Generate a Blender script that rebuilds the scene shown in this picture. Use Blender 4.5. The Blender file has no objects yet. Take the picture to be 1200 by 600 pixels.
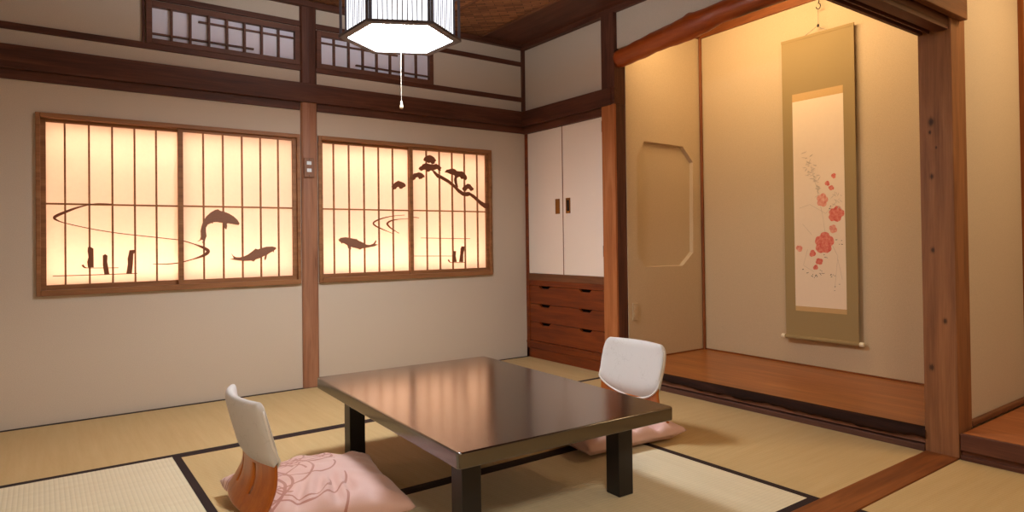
import bpy, bmesh, math, random
from mathutils import Vector, Matrix, noise
random.seed(7)
PI = math.pi
SC = bpy.context.scene
COL = SC.collection

# ------------------------------------------------------------------ mesh collector
class M:
    def __init__(s, o=(0, 0, 0)):
        s.v = []; s.f = []; s.mi = []; s.o = Vector(o); s.cur = 0
    def add(s, vs, fs):
        b = len(s.v)
        s.v += [tuple(Vector(p) - s.o) for p in vs]
        for f in fs:
            s.f.append([b + i for i in f]); s.mi.append(s.cur)
    def box(s, x0, x1, y0, y1, z0, z1):
        x0, x1 = sorted((x0, x1)); y0, y1 = sorted((y0, y1)); z0, z1 = sorted((z0, z1))
        s.add([(x0,y0,z0),(x1,y0,z0),(x1,y1,z0),(x0,y1,z0),(x0,y0,z1),(x1,y0,z1),(x1,y1,z1),(x0,y1,z1)],
              [(0,3,2,1),(4,5,6,7),(0,1,5,4),(1,2,6,5),(2,3,7,6),(3,0,4,7)])
        return s
    def prism(s, pts, d):
        """closed polygon (3D points in a plane) pushed along vector d"""
        n = len(pts); d = Vector(d); p = [Vector(q) for q in pts]
        s.add(p + [q + d for q in p], [list(range(n))[::-1], list(range(n, 2*n))] + [(i, (i+1) % n, n+(i+1) % n, n+i) for i in range(n)])
        return s
    def tube(s, pts, r, n=10, caps=True, squash=None):
        P = [Vector(p) for p in pts]; k = len(P)
        R = r if isinstance(r, (list, tuple)) else [r]*k
        vs = []; fs = []; up = None
        for i in range(k):
            t = (P[min(i+1, k-1)] - P[max(i-1, 0)]).normalized()
            if up is None:
                up = Vector((0,0,1)) if abs(t.z) < .9 else Vector((1,0,0))
            a = t.cross(up)
            if a.length < 1e-5: a = t.orthogonal()
            a.normalize(); b = a.cross(t).normalized(); up = b
            for j in range(n):
                th = 2*PI*j/n
                vs.append(P[i] + R[i]*(math.cos(th)*a + math.sin(th)*b))
        for i in range(k-1):
            for j in range(n):
                fs.append((i*n+j, i*n+(j+1) % n, (i+1)*n+(j+1) % n, (i+1)*n+j))
        if caps:
            fs.append(list(range(n))[::-1]); fs.append([(k-1)*n+j for j in range(n)])
        s.add(vs, fs); return s
    def lathe(s, c, prof, n=20, axis='z'):
        c = Vector(c); pts = []; fs = []; k = len(prof)
        for r, h in prof:
            for j in range(n):
                th = 2*PI*j/n
                if axis == 'z': q = Vector((r*math.cos(th), r*math.sin(th), h))
                else: q = Vector((r*math.cos(th), h, r*math.sin(th)))
                pts.append(c + q)
        for i in range(k-1):
            for j in range(n):
                fs.append((i*n+j, i*n+(j+1) % n, (i+1)*n+(j+1) % n, (i+1)*n+j))
        fs.append(list(range(n))[::-1]); fs.append([(k-1)*n+j for j in range(n)])
        s.add(pts, fs); return s
    def grid(s, rows, close_u=False):
        k = len(rows); n = len(rows[0]); fs = []
        for i in range(k-1):
            for j in range(n if close_u else n-1):
                fs.append((i*n+j, i*n+(j+1) % n, (i+1)*n+(j+1) % n, (i+1)*n+j))
        s.add([p for r in rows for p in r], fs); return s
    def build(s, name, mats, parent=None, bevel=0, smooth=False, sub=0, seg=2, loc=None, weld=False):
        me = bpy.data.meshes.new(name); me.from_pydata(s.v, [], s.f); me.validate()
        mats = mats if isinstance(mats, (list, tuple)) else [mats]
        for m in mats: me.materials.append(m)
        if len(mats) > 1 and len(me.polygons) == len(s.mi):
            for p, i in zip(me.polygons, s.mi): p.material_index = i
        bm = bmesh.new(); bm.from_mesh(me)
        if weld: bmesh.ops.remove_doubles(bm, verts=bm.verts, dist=1e-5)
        bmesh.ops.recalc_face_normals(bm, faces=bm.faces); bm.to_mesh(me); bm.free()
        o = bpy.data.objects.new(name, me); COL.objects.link(o)
        if parent: o.parent = parent
        elif loc is None: o.location = s.o
        if loc is not None: o.location = loc
        if smooth:
            for p in me.polygons: p.use_smooth = True
        if bevel:
            b = o.modifiers.new('bevel', 'BEVEL'); b.width = bevel; b.segments = seg; b.limit_method = 'ANGLE'; b.angle_limit = .6
            for p in me.polygons: p.use_smooth = True
            w = o.modifiers.new('wn', 'WEIGHTED_NORMAL'); w.keep_sharp = True
        if sub:
            b = o.modifiers.new('sub', 'SUBSURF'); b.levels = sub; b.render_levels = sub
        return o

def thing(name, label, cat, loc=(0,0,0), rz=0, group=None):
    o = bpy.data.objects.new(name, None); COL.objects.link(o); o.location = loc; o.rotation_euler = (0,0,rz)
    o.empty_display_size = .1
    return tag(o, label, cat, group)
def tag(o, label, cat, group=None):
    o['label'] = label; o['category'] = cat
    if group: o['group'] = group
    return o
def struct(o):
    o['kind'] = 'structure'; return o
def srt(name, loc=(0,0,0)):
    o = bpy.data.objects.new(name, None); COL.objects.link(o); o.location = loc; o['kind'] = 'structure'; return o

# ------------------------------------------------------------------ materials
def srgb(r, g, b):
    f = lambda c: ((c/255+.055)/1.055)**2.4 if c/255 > .04045 else c/255/12.92
    return (f(r), f(g), f(b), 1)
class N:
    def __init__(s, name):
        s.m = bpy.data.materials.new(name); s.m.use_nodes = True
        s.t = s.m.node_tree; s.t.nodes.clear()
        s.out = s.t.nodes.new('ShaderNodeOutputMaterial')
    def n(s, ty, **k):
        a = s.t.nodes.new(ty)
        for q, v in k.items():
            if q.startswith('_'): setattr(a, q[1:], v)
            else: a.inputs[q.replace('__', ' ')].default_value = v
        return a
    def l(s, a, b): s.t.links.new(a, b)
    def bsdf(s, color=None, rough=.6, spec=.5, **k):
        b = s.n('ShaderNodeBsdfPrincipled'); b.inputs['Roughness'].default_value = rough
        b.inputs['Specular IOR Level'].default_value = spec
        if color is not None:
            if isinstance(color, tuple): b.inputs['Base Color'].default_value = color
            else: s.l(color, b.inputs['Base Color'])
        s.l(b.outputs[0], s.out.inputs[0]); s.b = b; return b
    def coord(s, scale=(1,1,1), rot=(0,0,0), loc=(0,0,0)):
        c = s.n('ShaderNodeTexCoord'); mp = s.n('ShaderNodeMapping')
        mp.inputs['Scale'].default_value = scale; mp.inputs['Rotation'].default_value = rot; mp.inputs['Location'].default_value = loc
        s.l(c.outputs['Object'], mp.inputs[0]); return mp.outputs[0]
    def noise(s, vec, scale, detail=4, rough=.55, dist=0):
        a = s.n('ShaderNodeTexNoise'); a.inputs['Scale'].default_value = scale; a.inputs['Detail'].default_value = detail
        a.inputs['Roughness'].default_value = rough; a.inputs['Distortion'].default_value = dist
        s.l(vec, a.inputs['Vector']); return a.outputs['Fac']
    def ramp(s, fac, stops, interp='LINEAR'):
        r = s.n('ShaderNodeValToRGB'); e = r.color_ramp.elements; r.color_ramp.interpolation = interp
        while len(e) < len(stops): e.new(.5)
        for q, (p, c) in zip(e, stops): q.position = p; q.color = c if isinstance(c, tuple) else (c, c, c, 1)
        s.l(fac, r.inputs[0]); return r.outputs[0]
    def math(s, op, a, b=None, clamp=False):
        m = s.n('ShaderNodeMath'); m.operation = op; m.use_clamp = clamp
        for i, q in enumerate((a, b)):
            if q is None: continue
            if isinstance(q, (int, float)): m.inputs[i].default_value = q
            else: s.l(q, m.inputs[i])
        return m.outputs[0]
    def mix(s, fac, a, b, mode='MIX'):
        m = s.n('ShaderNodeMix'); m.data_type = 'RGBA'; m.blend_type = mode
        for i, q in ((0, fac), (6, a), (7, b)):
            if isinstance(q, (int, float, tuple)): m.inputs[i].default_value = q
            else: s.l(q, m.inputs[i])
        return m.outputs[2]
    def bump(s, h, strength=.2, dist=.002):
        b = s.n('ShaderNodeBump'); b.inputs['Strength'].default_value = strength; b.inputs['Distance'].default_value = dist
        s.l(h, b.inputs['Height']); s.l(b.outputs[0], s.b.inputs['Normal'])

def wood(name, dark, mid, light, axis='z', rough=.55, spec=.35, knots=0, fine=1.0, spots=()):
    w = N(name); sc = {'x': (1.2, 14, 14), 'y': (14, 1.2, 14), 'z': (14, 14, 1.2)}[axis]
    v = w.coord(sc)
    n1 = w.noise(v, 1.6, 6, .6, .6)
    fv = w.coord(tuple(q*(6 if q > 5 else 1.5) for q in sc)); n2 = w.noise(fv, 2.2, 3, .6)
    f = w.math('ADD', w.math('MULTIPLY', n1, .72), w.math('MULTIPLY', n2, .28*fine))
    c = w.ramp(f, [(.28, dark), (.5, mid), (.72, light)])
    if knots:
        kv = w.coord({'x': (2.2, 7, 7), 'y': (7, 2.2, 7), 'z': (7, 7, 2.2)}[axis])
        vo = w.n('ShaderNodeTexVoronoi'); vo.inputs['Scale'].default_value = knots; w.l(kv, vo.inputs['Vector'])
        k = w.ramp(vo.outputs['Distance'], [(.05, 1.0), (.13, .25), (.2, 0.0)])
        c = w.mix(k, c, tuple(q*.35 for q in dark[:3]) + (1,))
    if spots:
        o = w.n('ShaderNodeTexCoord').outputs['Object']; acc = None
        for sy, sz, r in spots:
            sp = w.n('ShaderNodeSeparateXYZ'); w.l(o, sp.inputs[0])
            dy = w.math('MULTIPLY', w.math('SUBTRACT', sp.outputs[1], sy), 1.0/r); dz = w.math('MULTIPLY', w.math('SUBTRACT', sp.outputs[2], sz), .62/r)
            d = w.math('SQRT', w.math('ADD', w.math('MULTIPLY', dy, dy), w.math('MULTIPLY', dz, dz)))
            d = w.math('ADD', d, w.math('MULTIPLY', w.math('SUBTRACT', n2, .5), .9))
            k = w.ramp(d, [(.0, 1.0), (.45, .8), (.6, .35), (1.0, 0.0)]); acc = k if acc is None else w.math('MAXIMUM', acc, k)
        c = w.mix(acc, c, tuple(q*.3 for q in dark[:3]) + (1,))
    w.bsdf(c, rough, spec); w.bump(f, .25, .0015); return w.m

def plaster(name, c1, c2, grain=260, bump=.35):
    w = N(name); v = w.coord()
    big = w.noise(v, 1.3, 3); fine = w.noise(v, grain, 3, .7)
    c = w.mix(w.math('MULTIPLY', big, .35), c1, c2)
    c = w.mix(w.math('MULTIPLY', w.ramp(fine, [(.35, 0.0), (.65, 1.0)]), .5), c, tuple(q*.72 for q in c1[:3]) + (1,))
    w.bsdf(c, .95, .1); w.bump(fine, bump, .002); return w.m

def tatami(name, c1, c2, c3, axis):
    """axis = the direction of the long woven ribs"""
    w = N(name); v = w.coord()
    sep = w.n('ShaderNodeSeparateXYZ'); w.l(v, sep.inputs[0])
    across = sep.outputs['Y' if axis == 'x' else 'X']
    rib = w.math('ABSOLUTE', w.math('SINE', w.math('MULTIPLY', across, PI/.0155)))
    fv = w.coord((900, 45, 1) if axis == 'x' else (45, 900, 1)); fib = w.noise(fv, 1, 2, .6)
    lv = w.coord((30, 2, 1) if axis == 'x' else (2, 30, 1)); patch = w.noise(lv, 1, 4, .65)
    blot = w.noise(v, 2.3, 3)
    c = w.mix(w.ramp(patch, [(.3, 0.0), (.7, 1.0)]), c1, c2)
    c = w.mix(w.math('MULTIPLY', blot, .5), c, c3)
    c = w.mix(w.math('MULTIPLY', fib, .35), c, tuple(q*.6 for q in c1[:3]) + (1,))
    gro = w.ramp(rib, [(0.0, 1.0), (.28, 0.0)])
    c = w.mix(w.math('MULTIPLY', gro, .35), c, tuple(q*.45 for q in c1[:3]) + (1,))
    w.bsdf(c, .62, .3)
    h = w.math('ADD', w.math('MULTIPLY', rib, 1.0), w.math('MULTIPLY', fib, .25)); w.bump(h, .45, .002)
    return w.m

def plain(name, col, rough=.6, spec=.4, metal=0, nz=0, nscale=60):
    w = N(name); c = col
    if nz:
        n = w.noise(w.coord(), nscale, 4, .6); c = w.mix(w.math('MULTIPLY', n, nz), col, tuple(q*.55 for q in col[:3]) + (1,))
    w.bsdf(c, rough, spec); w.b.inputs['Metallic'].default_value = metal
    if nz: w.bump(n, .15, .001)
    return w.m

def emit(name, col, st):
    w = N(name); e = w.n('ShaderNodeEmission'); e.inputs[0].default_value = col; e.inputs[1].default_value = st
    w.l(e.outputs[0], w.out.inputs[0]); return w.m

def paper(name, col, trans=.7):
    w = N(name); n = w.noise(w.coord((1, 1, 1)), 45, 5, .7)
    c = w.mix(w.math('MULTIPLY', w.ramp(n, [(.4, 0.0), (.7, 1.0)]), .12), col, tuple(q*.75 for q in col[:3]) + (1,))
    d = w.n('ShaderNodeBsdfDiffuse'); t = w.n('ShaderNodeBsdfTranslucent'); mx = w.n('ShaderNodeMixShader')
    w.l(c, d.inputs[0]); w.l(c, t.inputs[0]); mx.inputs[0].default_value = trans
    w.l(d.outputs[0], mx.inputs[1]); w.l(t.outputs[0], mx.inputs[2]); w.l(mx.outputs[0], w.out.inputs[0]); return w.m

MAT = {}
MAT['wall'] = plaster('juraku_plaster', srgb(208,193,174), srgb(198,183,165))
MAT['toko_wall'] = plaster('ochre_plaster', srgb(204,182,150), srgb(196,174,142))
DK = (srgb(54,28,17), srgb(86,48,33), srgb(112,68,49))
MD = (srgb(78,46,28), srgb(112,70,44), srgb(142,94,62))
OR = (srgb(88,42,14), srgb(122,66,26), srgb(148,86,40))
for ax in 'xyz':
    MAT['dark_'+ax] = wood('dark_timber_'+ax, *DK, axis=ax)
    MAT['mid_'+ax] = wood('brown_timber_'+ax, *MD, axis=ax)
    MAT['orange_'+ax] = wood('amber_timber_'+ax, *OR, axis=ax)
MAT['post_z'] = wood('hall_post_timber', srgb(116,74,52), srgb(154,106,78), srgb(172,124,94), axis='z')
MAT['pillar_z'] = wood('knotty_pillar_timber', srgb(98,60,36), srgb(134,88,56), srgb(158,108,70), axis='z', spots=((-2.968, 1.395, .017), (-2.962, 1.352, .008), (-2.985, 1.285, .006), (-2.966, 1.165, .013), (-2.964, .855, .012), (-3.005, .56, .012), (-2.952, .36, .014)))
MAT['log'] = wood('polished_log', srgb(120,46,6), srgb(158,68,14), srgb(184,96,32), axis='y', rough=.4, spec=.5, knots=.35)
MAT['toko_board'] = wood('alcove_board', srgb(118,64,24), srgb(156,92,40), srgb(184,118,58), axis='y', rough=.32, spec=.5)
MAT['bark'] = wood('dark_bark_edge', srgb(26,15,11), srgb(42,25,19), srgb(62,38,30), axis='y', rough=.8, spec=.1)
MAT['sash'] = wood('sash_timber', srgb(112,72,42), srgb(146,98,60), srgb(168,118,76), axis='x')
MAT['ranma'] = wood('transom_timber', srgb(70,42,32), srgb(98,62,48), srgb(120,80,62), axis='x')
MAT['cpost'] = wood('corner_post_timber', srgb(134,76,38), srgb(170,104,58), srgb(190,126,80), axis='z')
MAT['cab'] = wood('cabinet_timber', srgb(84,30,5), srgb(118,50,11), srgb(144,70,20), axis='y', rough=.4, spec=.45)
MAT['black'] = plain('dark_void', srgb(14,10,8), .9, .1)  # near-black standing in for shade in drawer notches and step gap
MAT['cut'] = plain('cutout_wood', srgb(150,104,80), .6, .3, nz=.6, nscale=160)
MAT['cut_pine'] = plain('pine_cutout_wood', srgb(132,80,54), .6, .3, nz=.3, nscale=90)
MAT['paper'] = paper('shoji_paper', (.88, .80, .74, 1), .72)
MAT['ranma_paper'] = plain('transom_paper', srgb(232,230,242), .9, .1, nz=.08, nscale=60)
MAT['fusuma'] = plain('door_paper', srgb(240,228,216), .85, .15, nz=.10, nscale=220)
MAT['brass'] = plain('aged_brass', srgb(150,104,48), .35, .5, .8)
MAT['iron'] = plain('black_iron', srgb(26,22,20), .5, .5, .4)
MAT['heri'] = plain('mat_border_cloth', srgb(46,32,30), .8, .2, nz=.3, nscale=500)
TG = (srgb(206,178,128), srgb(194,164,112), srgb(178,150,104))
TP = (srgb(226,214,184), srgb(216,202,168), srgb(206,194,164))
for ax in 'xy':
    MAT['tat_'+ax] = tatami('golden_rush_'+ax, *TG, ax)
    MAT['tatp_'+ax] = tatami('pale_rush_'+ax, *TP, ax)
MAT['lacquer'] = wood('table_lacquer', srgb(20,9,6), srgb(28,14,9), srgb(36,20,14), axis='y', rough=.15, spec=.5, fine=.5)
for _n in MAT['lacquer'].node_tree.nodes:
    if _n.type == 'BSDF_PRINCIPLED': _n.inputs['IOR'].default_value = 2.15; _n.inputs['Coat Weight'].default_value = .5; _n.inputs['Coat Roughness'].default_value = .2
MAT['lacquer_dk'] = plain('black_lacquer', srgb(26,22,22), .35, .5, nz=.2, nscale=30)
MAT['white'] = plain('white_lining', srgb(240,236,228), .9, .1)
MAT['plate'] = plain('switch_plate_wood', srgb(134,92,66), .5, .4, nz=.3, nscale=90)
MAT['button'] = plain('pale_plastic', srgb(214,222,226), .4, .5)
MAT['beige_plastic'] = plain('beige_plastic', srgb(196,172,138), .45, .45)
MAT['ply'] = wood('chair_plywood', srgb(140,70,14), srgb(168,90,20), srgb(190,114,36), axis='z', rough=.32, spec=.5)
MAT['lampframe'] = plain('lamp_frame_timber', srgb(88,84,92), .5, .4, nz=.3)
MAT['lampslat'] = plain('lamp_slats', srgb(150,142,156), .6, .3)
MAT['diffuser'] = emit('lamp_diffuser', (.90, .95, 1.0, 1), 77.0)
MAT['lamppaper'] = emit('lamp_side_paper', (.92, .95, 1.0, 1), 2.4)
MAT['ring'] = emit('ring_tube_glow', (.86, .93, 1.0, 1), 110.0)
MAT['cord'] = plain('pale_cord', srgb(150,138,124), .7, .2)
MAT['knob'] = plain('ivory_knob', srgb(232,220,190), .4, .5)
MAT['olive'] = plain('olive_silk', srgb(160,138,96), .8, .2, nz=.35, nscale=300)
MAT['gold_silk'] = plain('gold_brown_silk', srgb(202,166,112), .7, .3, nz=.35, nscale=260)
MAT['scroll_paper'] = plain('ink_paper', srgb(232,212,186), .85, .15, nz=.12, nscale=40)
MAT['scroll_back'] = plain('dark_scroll_edge', srgb(70,60,40), .8, .2)
def petal(name, c1, c2):
    w = N(name); n = w.noise(w.coord(), 55, 5, .65); w.bsdf(w.mix(w.ramp(n, [(.35, 0.0), (.65, 1.0)]), c1, c2), .85, .1); return w.m
MAT['red'] = petal('red_wash', srgb(204,92,82), srgb(222,142,122))
MAT['pink'] = petal('pink_wash', srgb(214,124,106), srgb(230,178,154))
MAT['ink'] = petal('black_ink', srgb(48,44,42), srgb(90,84,78))
MAT['greyink'] = petal('grey_ink', srgb(190,172,150), srgb(208,190,166))

def ajiro():
    w = N('woven_cedar_ceiling'); v = w.coord((1,1,1), (0,0,PI/4))
    br = w.n('ShaderNodeTexBrick'); br.offset = .5; br.inputs['Scale'].default_value = 1.0
    br.inputs['Brick Width'].default_value = .12; br.inputs['Row Height'].default_value = .03; br.inputs['Mortar Size'].default_value = .002
    br.inputs['Color1'].default_value = srgb(186,128,86); br.inputs['Color2'].default_value = srgb(132,86,56); br.inputs['Mortar'].default_value = srgb(48,30,20)
    w.l(v, br.inputs['Vector']); n = w.noise(w.coord((8,2,8)), 3, 5)
    c = w.mix(w.math('MULTIPLY', n, .6), br.outputs['Color'], srgb(70,42,28)); w.bsdf(c, .6, .3); w.bump(br.outputs['Fac'], .4, .003); return w.m
MAT['ajiro'] = ajiro()

def cushion_mat(name, pattern):
    w = N(name); c = w.n('ShaderNodeTexCoord'); sep = w.n('ShaderNodeSeparateXYZ'); w.l(c.outputs['Object'], sep.inputs[0])
    x, y = sep.outputs[0], sep.outputs[1]
    rnd = random.Random(11); acc = None
    wob = w.math('MULTIPLY', w.math('SUBTRACT', w.noise(c.outputs['Object'], 6, 1), .5), .010)
    for i in range(34):
        cx, cy = rnd.uniform(-.30, .02), rnd.uniform(-.3, .3); r = rnd.uniform(.06, .17); wd = rnd.uniform(.0028, .0058)
        dx = w.math('SUBTRACT', x, cx); dy = w.math('SUBTRACT', y, cy)
        d = w.math('SQRT', w.math('ADD', w.math('MULTIPLY', dx, dx), w.math('MULTIPLY', dy, dy)))
        d = w.math('ABSOLUTE', w.math('SUBTRACT', w.math('ADD', d, wob), r))
        k = w.math('LESS_THAN', d, wd)
        k = w.math('MULTIPLY', k, w.math('GREATER_THAN', w.math('ADD', w.math('MULTIPLY', dx, math.cos(i*2.1)), w.math('MULTIPLY', dy, math.sin(i*2.1))), -.45*r))
        acc = k if acc is None else w.math('MAXIMUM', acc, k)
    acc = w.math('MULTIPLY', acc, w.math('LESS_THAN', x, .10))
    n = w.noise(c.outputs['Object'], 420, 2)
    base = w.mix(w.math('MULTIPLY', n, .3), srgb(214,176,166), srgb(176,132,124))
    col = w.mix(w.math('MULTIPLY', acc, .8 if pattern else 0.0), base, srgb(160,96,78))
    w.bsdf(col, .55, .3); w.b.inputs['Sheen Weight'].default_value = .25; w.bump(n, .12, .001); return w.m
MAT['cushion'] = cushion_mat('patterned_pink_silk', True)
MAT['cushion_plain'] = cushion_mat('plain_pink_silk', False)

def pad_mat():
    w = N('white_patterned_upholstery'); v = w.coord((1,1,1))
    vo = w.n('ShaderNodeTexVoronoi'); vo.feature = 'DISTANCE_TO_EDGE'; vo.inputs['Scale'].default_value = 26
    nz = w.n('ShaderNodeTexNoise'); nz.inputs['Scale'].default_value = 14; w.l(v, nz.inputs['Vector'])
    mx = w.mix(.12, v, nz.outputs['Color']); w.l(mx, vo.inputs['Vector'])
    edge = w.ramp(vo.outputs['Distance'], [(.0, 1.0), (.035, 0.0)])
    gate = w.ramp(w.noise(v, 16, 2), [(.5, 0.0), (.56, 1.0)])
    k = w.math('MULTIPLY', edge, gate); f = w.noise(v, 500, 2)
    c = w.mix(w.math('MULTIPLY', k, .26), srgb(202,199,197), srgb(132,126,120))
    c = w.mix(w.math('MULTIPLY', f, .18), c, srgb(150,146,140))
    w.bsdf(c, .8, .2); w.b.inputs['Sheen Weight'].default_value = .1; w.bump(f, .2, .001); return w.m
MAT['pad'] = pad_mat()
MAT['piping'] = plain('white_piping', srgb(220,216,212), .7, .2)

# outlines of the cut-outs on the shoji, in metres on the wall (x, z)
CARP_LEAP=[(-2.4025,0.9378),(-2.3883,0.9468),(-2.3829,0.9645),(-2.384,0.9998),(-2.3779,1.0281),(-2.3679,1.0565),(-2.3514,1.0851),(-2.3282,1.1082),(-2.3049,1.1228),(-2.2895,1.1274),(-2.2762,1.1183),(-2.2548,1.1136),(-2.2278,1.1025),(-2.2006,1.0854),(-2.1801,1.0652),(-2.1679,1.0434),(-2.1735,1.0339),(-2.1907,1.036),(-2.2078,1.0396),(-2.235,1.0445),(-2.2405,1.0416),(-2.2386,1.025),(-2.2435,1.0069),(-2.2522,1.0155),(-2.2567,1.0357),(-2.262,1.0458),(-2.2955,1.0513),(-2.3154,1.0498),(-2.3188,1.0426),(-2.3254,1.0454),(-2.3452,1.0353),(-2.3552,1.0175),(-2.3554,0.9927),(-2.3523,0.9678),(-2.359,0.9501),(-2.3623,0.936),(-2.3715,0.924),(-2.3754,0.9326),(-2.3701,0.9431),(-2.3805,0.9468),(-2.3915,0.9398)]
CARP_SWIM=[(-2.2147,0.8618),(-2.2059,0.8508),(-2.1923,0.841),(-2.1682,0.8389),(-2.1438,0.8442),(-2.1192,0.8561),(-2.0908,0.8776),(-2.0765,0.8899),(-2.0623,0.8845),(-2.0444,0.8916),(-2.0118,0.9008),(-1.9754,0.9017),(-1.9549,0.8954),(-1.9535,0.8863),(-1.9668,0.8753),(-1.9669,0.864),(-1.972,0.8716),(-1.9904,0.863),(-2.0087,0.8499),(-2.0125,0.8313),(-2.0198,0.8166),(-2.0248,0.8279),(-2.0196,0.8464),(-2.0485,0.8322),(-2.0771,0.8233),(-2.0879,0.8111),(-2.102,0.8166),(-2.1406,0.8163),(-2.1684,0.8185),(-2.1959,0.8236),(-2.2245,0.8302),(-2.2026,0.834),(-2.208,0.8472)]
CARP_LOW=[(-1.5402,0.9404),(-1.5254,0.9525),(-1.4909,0.9561),(-1.4511,0.9491),(-1.4261,0.9441),(-1.416,0.944),(-1.401,0.9324),(-1.3706,0.9195),(-1.3451,0.9047),(-1.3193,0.9024),(-1.2932,0.9118),(-1.2751,0.9331),(-1.2721,0.9252),(-1.2828,0.9087),(-1.2587,0.9035),(-1.2882,0.8922),(-1.3298,0.8851),(-1.371,0.8799),(-1.3915,0.8716),(-1.4066,0.8786),(-1.4418,0.8869),(-1.4568,0.8919),(-1.4539,0.8775),(-1.462,0.87),(-1.4738,0.8826),(-1.4796,0.9017),(-1.5012,0.9144),(-1.516,0.9184),(-1.519,0.9127),(-1.5248,0.9222),(-1.5374,0.9309)]
SWIRL_A=[(-2.823,1.1471),(-2.8883,1.1481),(-2.9312,1.1404),(-2.9874,1.1224),(-3.0425,1.0965),(-3.0732,1.0796),(-3.0833,1.0688),(-3.0733,1.0574),(-3.036,1.0411),(-2.9248,1.0122),(-2.8166,0.9908),(-2.7044,0.9748),(-2.588,0.9599),(-2.4933,0.9475)]
SWIRL_B=[(-2.4833,0.9427),(-2.4548,0.9351),(-2.3969,0.9135),(-2.3592,0.8946),(-2.3441,0.8787),(-2.3595,0.8606),(-2.4058,0.8407),(-2.4638,0.8241),(-2.4801,0.821)]
SWIRL_C=[(-2.4943,0.8165),(-2.5089,0.8133),(-2.5572,0.8103),(-2.6283,0.8125)]
STAKE_1=[(-2.9359,0.9129),(-2.9218,0.9127),(-2.9112,0.904),(-2.9103,0.8026),(-2.9365,0.8035),(-2.9399,0.8331),(-2.9341,0.8581),(-2.9375,0.8919)]
STAKE_2=[(-2.8683,0.8667),(-2.8574,0.8733),(-2.8466,0.8645),(-2.8482,0.8304),(-2.8384,0.7634),(-2.8617,0.7627),(-2.8686,0.814)]
STAKE_3=[(-2.7428,0.8925),(-2.7201,0.8946),(-2.7126,0.8858),(-2.724,0.8703),(-2.7266,0.8181),(-2.7323,0.7618),(-2.7586,0.7628),(-2.7508,0.8189),(-2.7521,0.8449),(-2.7467,0.8708)]
RIPPLE_1=[(-2.9611,0.8186),(-2.9541,0.8066),(-2.9366,0.801),(-2.8687,0.7987),(-2.7956,0.797)]
RIPPLE_2=[(-3.0915,0.7637),(-2.9048,0.7627),(-2.7057,0.7625)]
EDDY_A=[(-1.054,1.11),(-1.1365,1.103),(-1.212,1.0883),(-1.2704,1.0681),(-1.2916,1.0503),(-1.2761,1.0328),(-1.2341,1.0133),(-1.1917,0.9965),(-1.1434,0.9785)]
EDDY_B=[(-1.0265,1.0852),(-1.104,1.0794),(-1.1586,1.069),(-1.1857,1.0529),(-1.1858,1.041),(-1.1646,1.0193),(-1.1323,0.9994),(-1.0997,0.9814)]
EDDY_C=[(-0.9994,1.0947),(-0.9769,1.0929),(-0.952,1.0901)]
RIPPLE_3=[(-0.9391,0.9469),(-0.7405,0.9422),(-0.5255,0.9384)]
RIPPLE_4=[(-0.9995,0.8192),(-0.8486,0.8157),(-0.676,0.8116)]
RIPPLE_5=[(-0.7163,0.7864),(-0.7068,0.7705),(-0.6827,0.7635),(-0.572,0.7623)]
STAKE_4=[(-0.6755,0.8483),(-0.6511,0.8478),(-0.6552,0.8111),(-0.6461,0.7666),(-0.6827,0.7677),(-0.6796,0.8116)]
STAKE_5=[(-0.6013,0.8818),(-0.5765,0.8814),(-0.5768,0.8623),(-0.5898,0.8201),(-0.5906,0.765),(-0.624,0.766),(-0.6146,0.8207),(-0.6103,0.8629)]
TRUNK=[(-0.8405,1.4306),(-0.8255,1.434),(-0.8008,1.4151),(-0.7506,1.3937),(-0.7101,1.3751),(-0.6589,1.3416),(-0.6177,1.3073),(-0.5758,1.2844),(-0.5332,1.2894),(-0.4904,1.2708),(-0.4366,1.2311),(-0.3929,1.2091),(-0.3574,1.2081),(-0.3579,1.1728),(-0.388,1.1676),(-0.4262,1.1899),(-0.4801,1.2345),(-0.5228,1.2625),(-0.5444,1.2555),(-0.5868,1.2587),(-0.6285,1.2844),(-0.6593,1.3147),(-0.7104,1.3484),(-0.7711,1.3768),(-0.8012,1.3842),(-0.8258,1.4094)]
BRANCH=[(-0.6605,1.3774),(-0.6529,1.4001),(-0.6374,1.3919),(-0.6358,1.356),(-0.6259,1.3205),(-0.6436,1.3243),(-0.6557,1.3507)]
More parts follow.
